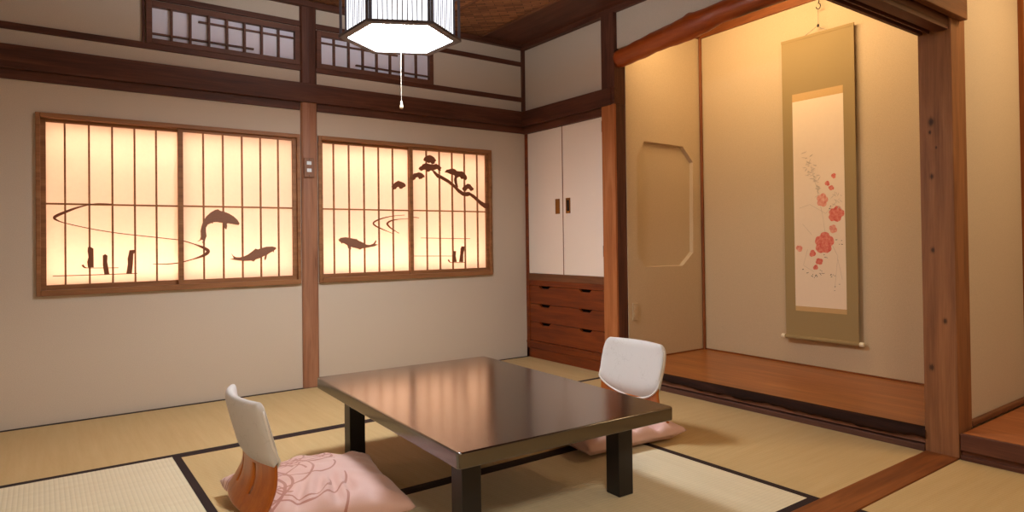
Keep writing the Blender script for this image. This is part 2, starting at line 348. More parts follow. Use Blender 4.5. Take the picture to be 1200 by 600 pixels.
PINE=[[(-0.9133,1.5093),(-0.9033,1.5273),(-0.8835,1.5391),(-0.8637,1.5456),(-0.844,1.5399),(-0.8292,1.5321),(-0.8145,1.5155),(-0.8096,1.507),(-0.8197,1.4994),(-0.8249,1.4841),(-0.8448,1.4803),(-0.8546,1.4911),(-0.8744,1.4855),(-0.889,1.4977),(-0.9085,1.4991)],[(-0.9529,1.442),(-0.9431,1.4555),(-0.9285,1.4632),(-0.9186,1.476),(-0.894,1.4844),(-0.8646,1.4791),(-0.8299,1.4794),(-0.8099,1.485),(-0.7849,1.4732),(-0.765,1.4567),(-0.7752,1.4473),(-0.7703,1.4369),(-0.7905,1.4359),(-0.8003,1.4477),(-0.8204,1.4404),(-0.8405,1.4306),(-0.8553,1.4342),(-0.8703,1.4229),(-0.8899,1.4254),(-0.8947,1.4364),(-0.9142,1.4354),(-0.9289,1.4259),(-0.9434,1.4312)],[(-1.0006,1.3921),(-0.9918,1.4054),(-0.9726,1.409),(-0.9533,1.416),(-0.9291,1.4112),(-0.9099,1.3965),(-0.9051,1.3837),(-0.9198,1.3787),(-0.9297,1.3696),(-0.9491,1.367),(-0.9585,1.3812),(-0.9759,1.3761),(-0.9828,1.3628),(-0.9992,1.3561)],[(-0.74,1.427),(-0.7244,1.4456),(-0.6987,1.4514),(-0.678,1.4597),(-0.6522,1.454),(-0.6367,1.4413),(-0.6106,1.44),(-0.5895,1.442),(-0.5685,1.4268),(-0.5528,1.4094),(-0.5477,1.3915),(-0.5586,1.3756),(-0.5797,1.3855),(-0.5956,1.383),(-0.6111,1.4003),(-0.6322,1.3921),(-0.6428,1.3827),(-0.658,1.4088),(-0.6735,1.4126),(-0.6941,1.416),(-0.7145,1.4239)],[(-0.5913,1.3127),(-0.5805,1.3267),(-0.5645,1.3364),(-0.543,1.3509),(-0.5216,1.3472),(-0.5058,1.3296),(-0.4898,1.3165),(-0.4954,1.3026),(-0.517,1.2973),(-0.5328,1.3149),(-0.5489,1.3098),(-0.5598,1.2958),(-0.581,1.2968)]]
PINE_LEFT=[(-1.1546,1.3064),(-1.1406,1.3239),(-1.1266,1.3372),(-1.1032,1.3509),(-1.0799,1.3451),(-1.0565,1.3359),(-1.0444,1.3235),(-1.0474,1.3105),(-1.0616,1.3057),(-1.0758,1.2949),(-1.0899,1.2944),(-1.099,1.3085),(-1.1131,1.3038),(-1.1225,1.2907),(-1.1364,1.2876),(-1.1437,1.2984)]
CAMR=[[0.809939, -0.586372, -0.012899], [-0.004701, 0.015503, -0.999869], [0.586495, 0.809893, 0.0098]]
CAMC=[-3.1457, -4.1507, 0.9154]
# ------------------------------------------------------------------ room shell
XL = -3.62; YF = -6.2
struct(M().box(XL-.1, 1.0, YF-.1, .45, -.11, -.05).build('floor', MAT['mid_x']))

def wall_cells(name, xs, zs, holes, y0, y1, mat):
    m = M()
    for i in range(len(xs)-1):
        for j in range(len(zs)-1):
            cx, cz = (xs[i]+xs[i+1])/2, (zs[j]+zs[j+1])/2
            if any(h[0] < cx < h[1] and h[2] < cz < h[3] for h in holes): continue
            m.box(xs[i], xs[i+1], y0, y1, zs[j], zs[j+1])
    return struct(m.build(name, mat, weld=True))
W1 = (-3.150, -1.812, .675, 1.600); W2 = (-1.676, -.345, .675, 1.606)
R1 = (-2.650, -1.806, 2.060, 2.300); R2 = (-1.684, -.842, 2.060, 2.300)
wall_cells('wall_back', [XL, W1[0], R1[0], W1[1], R1[1], R2[0], W2[0], R2[1], W2[1], 0.06], [-.05, .675, 1.600, 1.606, 2.06, 2.30, 2.52], [W1, W2, R1, R2], 0, .06, MAT['wall'])
struct(M().box(XL-.06, XL, YF, .06, -.05, 2.52).build('wall_left', MAT['wall']))
struct(M().box(XL-.06, 1.0, YF-.06, YF, -.05, 2.52).build('wall_front', MAT['wall']))
m = M(); m.box(0, .05, -.94, 0, 1.82, 2.52)
struct(m.build('wall_right', MAT['wall']))

# tokonoma shell
def skew_wall(name, a, b, th, z0, z1, mat):
    (x0, y0), (x1, y1) = a, b
    return struct(M().prism([(x0,y0,z0),(x1,y1,z0),(x1+th,y1,z0),(x0+th,y0,z0)], (0,0,z1-z0)).build(name, mat))
skew_wall('wall_tokonoma_back', (.840, -1.02), (.738, -3.0), .05, -.05, 2.6, MAT['toko_wall'])
# left wall with its sunken octagon
OCT = [(.148,1.472),(.226,1.592),(.629,1.585),(.741,1.478),(.728,.815),(.610,.722),(.225,.726),(.142,.806)]
def octagon_wall():
    bm = bmesh.new(); y = -1.06
    o4 = [(.05,-.05),(.86,-.05),(.86,2.6),(.05,2.6)]
    ov = [bm.verts.new((a, y, b)) for a, b in o4]; iv = [bm.verts.new((a, y, b)) for a, b in OCT]
    bv = [bm.verts.new((.44+(a-.44)*.985, y+.030, 1.15+(b-1.15)*.99)) for a, b in OCT]
    es = [bm.edges.new((L[i], L[(i+1) % len(L)])) for L in (ov, iv) for i in range(len(L))]
    bmesh.ops.triangle_fill(bm, use_beauty=True, edges=es)
    for i in range(8): bm.faces.new((iv[i], iv[(i+1) % 8], bv[(i+1) % 8], bv[i]))
    bm.faces.new(bv)
    kv = [bm.verts.new((a, y+.05, b)) for a, b in o4]; bm.faces.new(kv)
    for i in range(4): bm.faces.new((ov[i], ov[(i+1) % 4], kv[(i+1) % 4], kv[i]))
    bmesh.ops.recalc_face_normals(bm, faces=bm.faces)
    me = bpy.data.meshes.new('wall_tokonoma_left'); bm.to_mesh(me); bm.free(); me.materials.append(MAT['toko_wall'])
    o = bpy.data.objects.new('wall_tokonoma_left', me); COL.objects.link(o); return struct(o)
octagon_wall()
struct(M().box(.02, .80, -3.03, -2.94, -.05, 2.6).build('wall_tokonoma_right', MAT['wall']))
struct(M().box(-.02, .03, -2.93, -1.05, 2.19, 2.52).build('wall_above_log', MAT['wall']))
m = M(); m.box(.03, .86, -2.95, -1.01, 2.475, 2.50)
struct(m.build('ceiling_tokonoma', MAT['mid_y']))
# side alcove on the right
skew_wall('wall_alcove_back', (.765, -3.0), (.765, -4.3), .05, -.05, 2.6, MAT['toko_wall'])
struct(M().box(0, .8, -4.36, -4.30, -.05, 2.6).build('wall_alcove_right', MAT['wall']))
struct(M().box(0, .06, YF, -4.36, -.05, 2.52).build('wall_right_rear', MAT['wall']))

# ceiling
m = M(); m.box(XL-.06, 1.0, YF-.06, .06, 2.50, 2.55); struct(m.build('ceiling', MAT['dark_y']))
m = M()
m.box(-.43, 0, -2.95, 0, 2.468, 2.50); struct(m.build('ceiling_border', MAT['dark_y']))
m = M(); m.box(XL, -.43, -2.95, 0, 2.474, 2.50); struct(m.build('ceiling_panel', MAT['ajiro']))
tn = [0]
def trim(m, mat, **k):
    tn[0] += 1
    return struct(m.build('trim_%d' % tn[0], mat, **k))
for i in range(8): trim(M().box(-.44-.43*i, -.425-.43*i, -2.95, 0, 2.462, 2.474), MAT['mid_y'])
trim(M().box(-.05, 0, -2.95, 0, 2.432, 2.47), MAT['dark_y'], bevel=.003)
trim(M().box(XL, -.05, -.04, 0, 2.432, 2.47), MAT['dark_x'], bevel=.003)
trim(M().box(XL, 0, -2.95, -2.92, 2.43, 2.47), MAT['dark_x'], bevel=.003)

# timbers on the back wall
trim(M().box(XL, -.0, -.035, 0, 1.818, 1.940), MAT['dark_x'], bevel=.004)
trim(M().box(XL, -1.80, -.012, 0, 1.768, 1.818), MAT['dark_x'], bevel=.002)
trim(M().box(-1.69, 0, -.012, 0, 1.768, 1.818), MAT['dark_x'], bevel=.002)
trim(M().box(XL, -.03, -.014, 0, 2.020, 2.056), MAT['dark_x'], bevel=.003)
trim(M().box(XL, -.03, -.014, 0, 2.303, 2.338), MAT['dark_x'], bevel=.003)
trim(M().box(-2.678, -2.664, -.012, 0, 2.056, 2.303), MAT['dark_z'])
trim(M().box(-.034, 0, -.014, 0, 1.940, 2.432), MAT['dark_z'], bevel=.002)
def post(name_mat, x0, x1, z0, z1):
    m = M(); n = 5; w = (x1-x0)
    pr = [(x0, 0), (x0, -.012), (x0+.010, -.022), (x0+w*.5, -.026), (x1-.010, -.022), (x1, -.012), (x1, 0)]
    m.prism([(a, b, z0) for a, b in pr], (0, 0, z1-z0)); return trim(m, name_mat)
post(MAT['post_z'], -1.796, -1.693, -.0, 1.818)
post(MAT['dark_z'], -1.796, -1.693, 1.940, 2.432)

# timbers on the cabinet wall: beam, post, log, alcove edge
trim(M().box(-.060, 0, -1.028, 0, 1.818, 1.936), MAT['dark_y'], bevel=.004)
trim(M().box(-.020, .02, -.935, -.0, 1.766, 1.818), MAT['dark_y'], bevel=.002)
trim(M().box(-.052, -.036, -1.055, -.932, 0, 1.822), MAT['cpost'], bevel=.002)
trim(M().box(-.0358, .085, -1.056, -.932, 0, 1.822), MAT['dark_z'], bevel=.003)
trim(M().box(-.0495, .085, -1.0555, -.9325, 1.8221, 2.44), MAT['dark_z'], bevel=.003)
trim(M().box(-.058, -.02, -1.062, -1.036, 1.822, 1.930), MAT['dark_y'], bevel=.002)

def log():
    prof = [(-1.058,2.124,.060),(-1.12,2.128,.061),(-1.25,2.142,.063),(-1.38,2.156,.065),(-1.50,2.165,.069),(-1.60,2.172,.073),(-1.66,2.178,.076),
            (-1.74,2.186,.069),(-1.88,2.200,.060),(-2.05,2.204,.060),(-2.25,2.208,.062),(-2.5,2.212,.062),(-2.75,2.212,.064),(-2.925,2.210,.064)]
    rows = []; n = 22; nr = 90
    for i in range(nr+1):
        y = prof[0][0] + (prof[-1][0]-prof[0][0])*i/nr
        for a, b in zip(prof, prof[1:]):
            if b[0] <= y <= a[0]:
                t = (a[0]-y)/(a[0]-b[0]); t = t*t*(3-2*t); z = a[1]+(b[1]-a[1])*t; r = a[2]+(b[2]-a[2])*t; break
        row = []
        for j in range(n):
            th = 2*PI*j/n
            q = 1 + .07*noise.noise((math.cos(th)*1.2, y*5, math.sin(th)*1.2)) + .05*noise.noise((math.cos(th)*3, y*14, math.sin(th)*3))
            for ky, kt in ((-1.655, 1.9), (-1.335, 3.4), (-1.52, 3.0), (-2.2, 2.8)):
                d = ((y-ky)/.022)**2 + ((th-kt)/.35)**2; q += .14*math.exp(-d)
            row.append((-.005 + r*q*math.cos(th)*.9, y, z + r*q*math.sin(th)))
        rows.append(row)
    m = M(); m.grid(rows, True); m.f.append(list(range(n))); m.mi.append(0); m.f.append([nr*n+j for j in range(n)]); m.mi.append(0)
    return trim(m, MAT['log'], smooth=True)
log()
trim(M().box(-.100, .042, -3.048, -2.920, 0, 2.50), MAT['pillar_z'], bevel=.005)
# threshold and head rail between the two rooms
trim(M().box(XL, -.098, -3.048, -2.922, -.05, .004), MAT['orange_x'], bevel=.003)
m = M(); m.box(XL, -.1, -3.038, -2.925, 1.786, 1.90)
for a, b in ((-2.925, -2.940), (-2.960, -2.967), (-2.987, -3.038)): m.box(XL, -.1, a, b, 1.768, 1.787)
trim(m, MAT['dark_x'])
trim(M().box(XL, -.012, -3.078, -3.049, 1.812, 1.96), MAT['mid_x'], bevel=.003)  # paler timber puts the next room's amber light into the beam colour
trim(M().box(XL, -.1, -3.02, -2.95, 1.90, 2.50), MAT['wall'])
trim(M().box(0, .05, -4.3, -3.03, 2.2, 2.52), MAT['wall'])

# tokonoma step: polished board, bark front, skirt
m = M(); m.cur = 0; m.box(-.075, .86, -2.94, -1.058, .082, .100)
rows = []
n = 140
for i in range(n+1):
    y = -1.058 + (-2.925+1.058)*i/n
    wv = .020*noise.noise((y*4.3, 0, 3)) + .009*noise.noise((y*11, 2, 3)) + .004*noise.noise((y*30, 5, 3))
    zb = .063 - .016*i/n + wv*1.15; bx = .010*noise.noise((y*5, 7, 1))
    rows.append([(-.070, y, .0992), (-.084+bx*.3, y, .0985), (-.098+bx*.6, y, .090+wv*.15), (-.106+bx, y, .078+wv*.3), (-.110+bx, y, .064+wv*.6), (-.104+bx*.6, y, zb), (-.07, y, zb+.002)])
m2 = M(); m2.grid(rows)
tt = trim(m, MAT['toko_board'])
trim(m2, MAT['bark'], smooth=True)
trim(M().box(-.064, -.04, -2.922, -1.058, .0, .08), MAT['black'])  # dark backing added as the shade in the gap above the skirt
trim(M().box(-.092, -.05, -2.922, -1.058, .033, .078), wood('lower_step_board', srgb(84,52,40), srgb(110,72,56), srgb(130,90,72), axis='y'))
trim(M().box(-.104, -.05, -2.920, -1.058, -.04, .026), wood('skirt_board', srgb(62,36,28), srgb(86,54,42), srgb(104,70,54), axis='y'), bevel=.003)
# thin strips in the alcove corner and along its floor
trim(M().tube([(.826,-1.072,.1),(.826,-1.072,2.40)], .011, 8), MAT['orange_z'])
trim(M().box(.09, .83, -1.068, -1.06, .1, .108), MAT['orange_x'])
struct(M().prism([(.832,-1.06,.1),(.735,-2.95,.1),(.742,-2.95,.1),(.842,-1.06,.1)], (0,0,.009)).build('baseboard_back', MAT['orange_y']))
trim(M().prism([(.823,-1.06,2.397),(.728,-2.95,2.397),(.745,-2.95,2.397),(.842,-1.06,2.397)], (0,0,.062)), MAT['orange_y'])
trim(M().box(.03, .83, -1.078, -1.06, 2.397, 2.459), MAT['orange_x'])
# right alcove step
trim(M().box(-.092, .77, -4.3, -3.056, .040, .107), wood('side_alcove_board', srgb(128,70,36), srgb(164,98,56), srgb(184,120,74), axis='y', rough=.4), bevel=.006)
trim(M().box(-.102, -.086, -4.3, -3.052, .036, .1055), MAT['dark_y'], bevel=.004)
trim(M().box(-.085, -.03, -4.3, -3.052, -.04, .034), MAT['dark_y'])
trim(M().box(-.100, -.085, -4.3, -3.052, -.04, .016), MAT['dark_y'], bevel=.002)
struct(M().box(.042, .765, -3.052, -3.03, .107, .130).build('baseboard_side', MAT['mid_x'], bevel=.004))
trim(M().box(.745, .765, -3.05, -3.03, .107, 2.5), MAT['orange_z'])

# ------------------------------------------------------------------ tatami
def mat_thing(x0, x1, y0, y1, axis, pale, label, edges):
    loc = ((x0+x1)/2, (y0+y1)/2, -.05); g = .0006
    r = thing('tatami_mat', label, 'tatami mat', loc, 0, 'tatami mats on the floor')
    hw = .031; ex = {'n': (x0+g, x1-g, y1-hw, y1-g), 's': (x0+g, x1-g, y0+g, y0+hw), 'e': (x1-hw, x1-g, y0+g, y1-g), 'w': (x0+g, x0+hw, y0+g, y1-g)}
    a, b, c, d = x0+g, x1-g, y0+g, y1-g
    if 'n' in edges: d = y1-hw
    if 's' in edges: c = y0+hw
    if 'e' in edges: b = x1-hw
    if 'w' in edges: a = x0+hw
    M(loc).box(a, b, c, d, -.0495, 0).build('woven_surface', MAT[('tatp_' if pale else 'tat_')+axis], r)
    for e in edges: M(loc).box(*ex[e], -.0495, .0008).build('border', MAT['heri'], r)
    return r
mat_thing(XL, -1.74, -.985, 0, 'x', 0, 'golden rush mat along the lit window wall, running off the left of the view', 'ns')
mat_thing(-1.74, 0, -.985, 0, 'x', 0, 'golden rush mat along the back wall in front of the cabinet corner', 'ns')
mat_thing(-2.655, -.965, -1.965, -.985, 'x', 0, 'golden rush mat under the rear half of the low table', 'ns')
mat_thing(-2.655, -.965, -2.920, -1.965, 'x', 1, 'pale rush mat under the front half of the table, its bare pale end at right', 'ns')
mat_thing(XL, -2.655, -2.920, -.985, 'y', 1, 'pale rush mat at the far left with a black border on its right', 'e')
mat_thing(-.965, -.105, -2.920, -.985, 'y', 0, 'golden rush mat in front of the alcove step, black border on its left', 'w')
mat_thing(-.95, -.105, -4.9, -3.05, 'y', 0, 'golden rush mat beyond the wooden threshold at lower right', 'w')
mat_thing(XL, -.95, -4.0, -3.05, 'x', 0, 'golden rush mat of the next room beside the threshold', 's')
mat_thing(XL, -.95, -4.95, -4.0, 'x', 0, 'golden rush mat of the next room, one row from the threshold', 's')

# ------------------------------------------------------------------ windows
def stroke(m, pts, y0, th, w, ends=.25):
    """tapering brush line in the wall plane, cut from thin wood"""
    P = [Vector((a, 0, b)) for a, b in pts]
    # smooth
    Q = []
    for i in range(len(P)-1):
        p0, p1, p2, p3 = P[max(i-1,0)], P[i], P[i+1], P[min(i+2, len(P)-1)]
        for k in range(5):
            t = k/5; Q.append(.5*((2*p1)+(p2-p0)*t+(2*p0-5*p1+4*p2-p3)*t*t+(3*p1-p0-3*p2+p3)*t**3))
    Q.append(P[-1]); L = []; R = []; n = len(Q)
    for i, q in enumerate(Q):
        t = (Q[min(i+1,n-1)]-Q[max(i-1,0)]).normalized(); nn = Vector((-t.z, 0, t.x))
        ww = w[0] + (w[1]-w[0])*math.sin(PI*min(1, max(0, (i/(n-1)-w[2])/(w[3]-w[2]))))
        L.append(q+nn*ww); R.append(q-nn*ww)
    for i in range(n-1):
        c = [L[i], L[i+1], R[i+1], R[i]]
        m.add([(p.x, y0, p.z) for p in c]+[(p.x, y0-th, p.z) for p in c], [(3,2,1,0),(4,5,6,7),(0,1,5,4),(2,3,7,6),(1,2,6,5),(3,0,4,7)])
def cut(m, pts, y0, th):
    m.prism([(a, y0, b) for a, b in pts], (0, -th, 0))
def ptri(o):
    bm = bmesh.new(); bm.from_mesh(o.data); bmesh.ops.triangulate(bm, faces=[f for f in bm.faces if len(f.verts) > 4], ngon_method='EAR_CLIP'); bm.to_mesh(o.data); bm.free(); return o

def shoji(n, x0, x1, z0, z1, xm, bars_l, bars_r, zmid):
    loc = ((x0+x1)/2, 0, z0); r = srt('window_%d' % n, loc)
    m = M(loc); m.box(x0, x0+.020, -.016, .06, z0, z1); m.box(x1-.020, x1, -.016, .06, z0, z1)
    m.box(x0+.0201, x1-.0201, -.018, .06, z1-.024, z1); m.box(x0+.0201, x1-.0201, -.020, .06, z0, z0+.030)
    m.build('frame', MAT['sash'], r, bevel=.002)
    m = M(loc); a, b, c, d = x0+.01, x1-.01, z0+.01, z1-.01
    m.box(a, b, .26, .28, c, d); m.box(a-.02, a, .055, .28, c, d); m.box(b, b+.02, .055, .28, c, d); m.box(a-.02, b+.02, .055, .28, d, d+.02); m.box(a-.02, b+.02, .055, .28, c-.02, c)
    m.build('light_box', MAT['white'], r)
    S = []
    for (sx0, sx1, yb, bars) in ((x0+.018, xm+.014, .030, bars_l), (xm-.014, x1-.018, .006, bars_r)):
        y0, y1 = yb, yb+.022; c, d = z0+.028, z1-.022
        m = M(loc); st = .026
        m.box(sx0, sx0+st, y0, y1, c, d); m.box(sx1-st, sx1, y0, y1, c, d); m.box(sx0+st+.0001, sx1-st-.0001, y0+.0005, y1-.0005, d-.018, d); m.box(sx0+st+.0001, sx1-st-.0001, y0+.0005, y1-.0005, c, c+.026)
        s = m.build('sash', MAT['sash'], r, bevel=.0015)
        m = M(loc); m.box(sx0+.004, sx1-.004, y0+.0135, y0+.0142, c+.004, d-.004); m.build('paper', MAT['paper'], s)
        m = M(loc)
        for bx in bars: m.box(bx-.0042, bx+.0042, y0+.001, y0+.013, c+.02, d-.014)
        m.box(sx0+.02, sx1-.02, y0+.0015, y0+.0125, zmid-.0045, zmid+.0045); m.build('lattice', MAT['sash'], s)
        S.append((s, y0, loc))
    # fluorescent strips inside the box
    for zz, e, tilt in ((z0+.055, WIN_LOW, 1), (z1-.05, WIN_HIGH, -1)):
        L = bpy.data.lights.new('window_strip', 'AREA'); L.shape = 'RECTANGLE'; L.size = x1-x0-.10; L.size_y = .05; L.energy = e; L.color = (1.0, .67, .46)
        o = bpy.data.objects.new('window_strip', L); COL.objects.link(o); o.location = ((x0+x1)/2, .19, zz)
        o.rotation_euler = Vector((0, -.35, -1 if tilt > 0 else 1)).to_track_quat('Z', 'X').to_euler() if False else Vector((0, .0, -tilt)).to_track_quat('Z', 'Y').to_euler()
    return S
WIN_LOW, WIN_HIGH = 6.9, 4.8
def piece(name, sash, mats, fn, label=None, smooth=False):
    s, y0, loc = sash; m = M(loc); fn(m, y0); o = ptri(m.build(name, mats, s))
    if label: o['label'] = label
    return o
SA = shoji(1, -3.162, -1.803, .662, 1.612, -2.485, [-3.036,-2.928,-2.821,-2.714,-2.607], [-2.365,-2.257,-2.149,-2.041,-1.934], 1.143)
SB = shoji(2, -1.686, -.334, .662, 1.615, -1.008, [-1.567,-1.461,-1.354,-1.247,-1.140], [-.886,-.779,-.672,-.565,-.452], 1.143)
TH = .005
def fish(name, sash, pts, label):
    def f(m, y):
        cut(m, pts, y+.0005, TH)
    return piece(name, sash, MAT['cut'], f, label)
fish('carp_cutout', SA[1], CARP_LEAP, 'leaping carp cut from brown wood')
fish('carp_cutout', SA[1], CARP_SWIM, 'swimming carp cut from brown wood, head up to the right')
fish('carp_cutout', SB[0], CARP_LOW, 'dark carp cut from wood, head to the left')
piece('water_line', SA[0], MAT['cut_pine'], lambda m, y: (stroke(m, SWIRL_A, y+.0005, .003, (.0022, .0075, .15, .6)), stroke(m, SWIRL_C, y+.0005, .003, (.0015, .003, 0, 1))))
piece('water_line', SA[1], MAT['cut_pine'], lambda m, y: stroke(m, SWIRL_B, y+.0005, .003, (.003, .010, .2, .8)))
piece('mooring_stake', SA[0], MAT['cut_pine'], lambda m, y: cut(m, STAKE_1, y+.0005, TH))
piece('mooring_stake', SA[0], MAT['cut_pine'], lambda m, y: cut(m, STAKE_2, y+.0005, TH))
piece('mooring_stake', SA[0], MAT['cut_pine'], lambda m, y: cut(m, STAKE_3, y+.0005, TH))
piece('ripple', SA[0], MAT['cut_pine'], lambda m, y: stroke(m, RIPPLE_1, y, .003, (.0018, .005, -.3, .5)))
piece('ripple', SA[0], MAT['cut_pine'], lambda m, y: stroke(m, RIPPLE_2, y, .003, (.0018, .0022, 0, 1)))
piece('water_line', SB[0], MAT['cut_pine'], lambda m, y: (stroke(m, EDDY_A, y+.0005, .003, (.0018, .0055, .1, .9)), stroke(m, EDDY_B, y+.0005, .003, (.002, .0065, .1, .9))))
piece('water_line', SB[1], MAT['cut_pine'], lambda m, y: stroke(m, EDDY_C, y+.0005, .003, (.0015, .0025, 0, 1)))
piece('ripple', SB[1], MAT['cut_pine'], lambda m, y: (stroke(m, RIPPLE_3, y, .003, (.0018, .0022, 0, 1))))
piece('ripple', SB[1], MAT['cut_pine'], lambda m, y: (stroke(m, RIPPLE_4, y, .003, (.0018, .0022, 0, 1))))
piece('ripple', SB[1], MAT['cut_pine'], lambda m, y: (stroke(m, RIPPLE_5, y, .003, (.0022, .005, -.2, .5))))
piece('mooring_stake', SB[1], MAT['cut_pine'], lambda m, y: cut(m, STAKE_4, y+.0005, TH))
piece('mooring_stake', SB[1], MAT['cut_pine'], lambda m, y: cut(m, STAKE_5, y+.0005, TH))
piece('pine_branch', SB[1], MAT['cut_pine'], lambda m, y: (cut(m, TRUNK, y+.0005, TH), cut(m, BRANCH, y+.0003, TH)))
for c in PINE:
    piece('pine_foliage', SB[1], MAT['cut_pine'], lambda m, y, c=c: cut(m, c, y-.0006, TH))
piece('pine_foliage', SB[0], MAT['cut_pine'], lambda m, y: cut(m, PINE_LEFT, y-.0006, TH))

def transom(n, x0, x1, z0, z1, bars, hb):
    loc = ((x0+x1)/2, 0, z0); r = srt('window_%d' % n, loc); m = M(loc); f = .031
    m.box(x0, x0+f, -.022, .05, z0, z1); m.box(x1-f, x1, -.022, .05, z0, z1); m.box(x0+f+.0001, x1-f-.0001, -.0215, .05, z1-.034, z1); m.box(x0+f+.0001, x1-f-.0001, -.0215, .05, z0, z0+.030)
    m.build('frame', MAT['ranma'], r, bevel=.002)
    m = M(loc); m.box(x0+.02, x1-.02, .012, .03, z0+.02, z1-.02); m.build('paper', MAT['ranma_paper'], r)
    m = M(loc)
    for b in bars: m.box(b-.0055, b+.0055, -.012, .012, z0+.02, z1-.02)
    for a, b, z in hb: m.box(a, b, -.008, .010, z-.0045, z+.0045)
    m.build('lattice', MAT['ranma'], r)
transom(3, -2.660, -1.800, 2.052, 2.296, [-2.529,-2.431,-2.331,-2.231,-2.131,-2.030,-1.929], [(-2.635,-2.078,2.113),(-2.386,-1.825,2.223)])
transom(4, -1.692, -.836, 2.052, 2.296, [-1.571,-1.470,-1.370,-1.269,-1.169,-1.070,-.968], [(-1.418,-.865,2.111),(-1.67,-1.11,2.223)])

# ------------------------------------------------------------------ built-in cabinet
cl = (0, -.46, 0)
cab = thing('built_in_cabinet', 'built-in brown wooden cabinet with two white paper doors above drawers in the corner', 'cabinet', cl)
m = M(cl)
m.box(-.006, .5, -.036, -.0005, 0, 1.766); m.box(-.006, .5, -.932, -.899, 0, 1.766)
m.box(-.002, .5, -.899, -.036, .566, .608); m.box(.03, .5, -.899, -.036, .12, .566)
m.box(.03, .5, -.899, -.036, .66, 1.766)
m.build('carcass', MAT['cab'], cab, bevel=.0015)
M(cl).box(-.007, .03, -.899, -.036, .608, .6605).build('middle_rail', MAT['mid_y'], cab, bevel=.0015)
m = M(cl); m.box(-.010, .03, -.931, -.0006, .112, .130); m.box(-.003, .03, -.930, -.001, .075, .112); m.box(-.006, .03, -.930, -.001, 0, .0735)
m.build('plinth', MAT['cab'], cab, bevel=.0015)
def drawer(z0, z1):
    y0, y1 = -.0375, -.8975; o = []
    pts = [(y0, z0), (y1, z0), (y1, z1)]
    for c in (-.685, -.222): pts += [(c-.068, z1), (c-.054, z1-.012), (c-.044, z1-.020), (c+.044, z1-.020), (c+.054, z1-.012), (c+.068, z1)]
    pts += [(y0, z1)]
    m = M(cl); m.prism([(.001, a, b) for a, b in pts], (.020, 0, 0)); d = ptri(m.build('drawer', MAT['cab'], cab))
    for c in (-.685, -.222): M(cl).box(.0215, .0225, c-.075, c+.075, z1-.03, z1+.0).build('finger_slot', MAT['black'], d)  # black sheet standing in for the shade inside each notch
    return d
for a, b in ((.424, .5625), (.282, .4205), (.134, .2785)): drawer(a, b)
for k, (y0, y1, py) in enumerate(((-.0375, -.4555, -.397), (-.4605, -.8975, -.517))):
    m = M(cl); m.box(-.001, .024, y0, y1, .662, 1.764); d = m.build('door', MAT['fusuma'], cab, bevel=.001)
    if k: M(cl).box(-.003, .02, -.4605, -.4545, .662, 1.764).build('edge_strip', MAT['orange_z'], d)
    m = M(cl); a, b, c, e = py-.024, py+.024, 1.115, 1.228
    m.box(-.005, 0, a, a+.010, c, e); m.box(-.005, 0, b-.010, b, c, e); m.box(-.005, 0, a, b, c, c+.014); m.box(-.005, 0, a, b, e-.014, e); m.box(-.0022, 0, a, b, c, e)
    pu = m.build('door_pull', MAT['brass'], d, bevel=.001)
    M(cl).box(-.0028, -.001, a+.011, b-.011, c+.016, e-.016).build('pull_recess', MAT['iron'] if k else MAT['brass'], d)
    if k:
        for z in (1.66, .80):
            m = M(cl); m.box(-.008, .001, -.9015, -.884, z, z+.075); m.tube([(-.008,-.899,z),(-.008,-.899,z+.075)], .005, 8); m.build('hinge', MAT['iron'], d)

# ------------------------------------------------------------------ low table
tb = thing('low_table', 'low dark brown lacquered dining table with four square legs on the mats', 'table', (-1.751, -1.961, .0008), -.037)
m = M(); w, d_ = .432, .6415; pts = []
for sx, sy, a0 in ((1,1,0),(-1,1,1),(-1,-1,2),(1,-1,3)):
    for k in range(5):
        th = (a0 + k/4)*PI/2; pts.append((sx*(w-.014)+.014*math.cos(th), sy*(d_-.014)+.014*math.sin(th), .278))
m.prism(pts, (0,0,.048)); m.build('tabletop', MAT['lacquer'], tb, bevel=.005)
for sx in (-1, 1):
    for sy in (-1, 1):
        m = M(); ux, uy = .352, .5165
        m.box(sx*ux, sx*(ux-.068), sy*uy, sy*(uy-.068), 0, .2785); m.build('leg', MAT['lacquer_dk'], tb, bevel=.003)

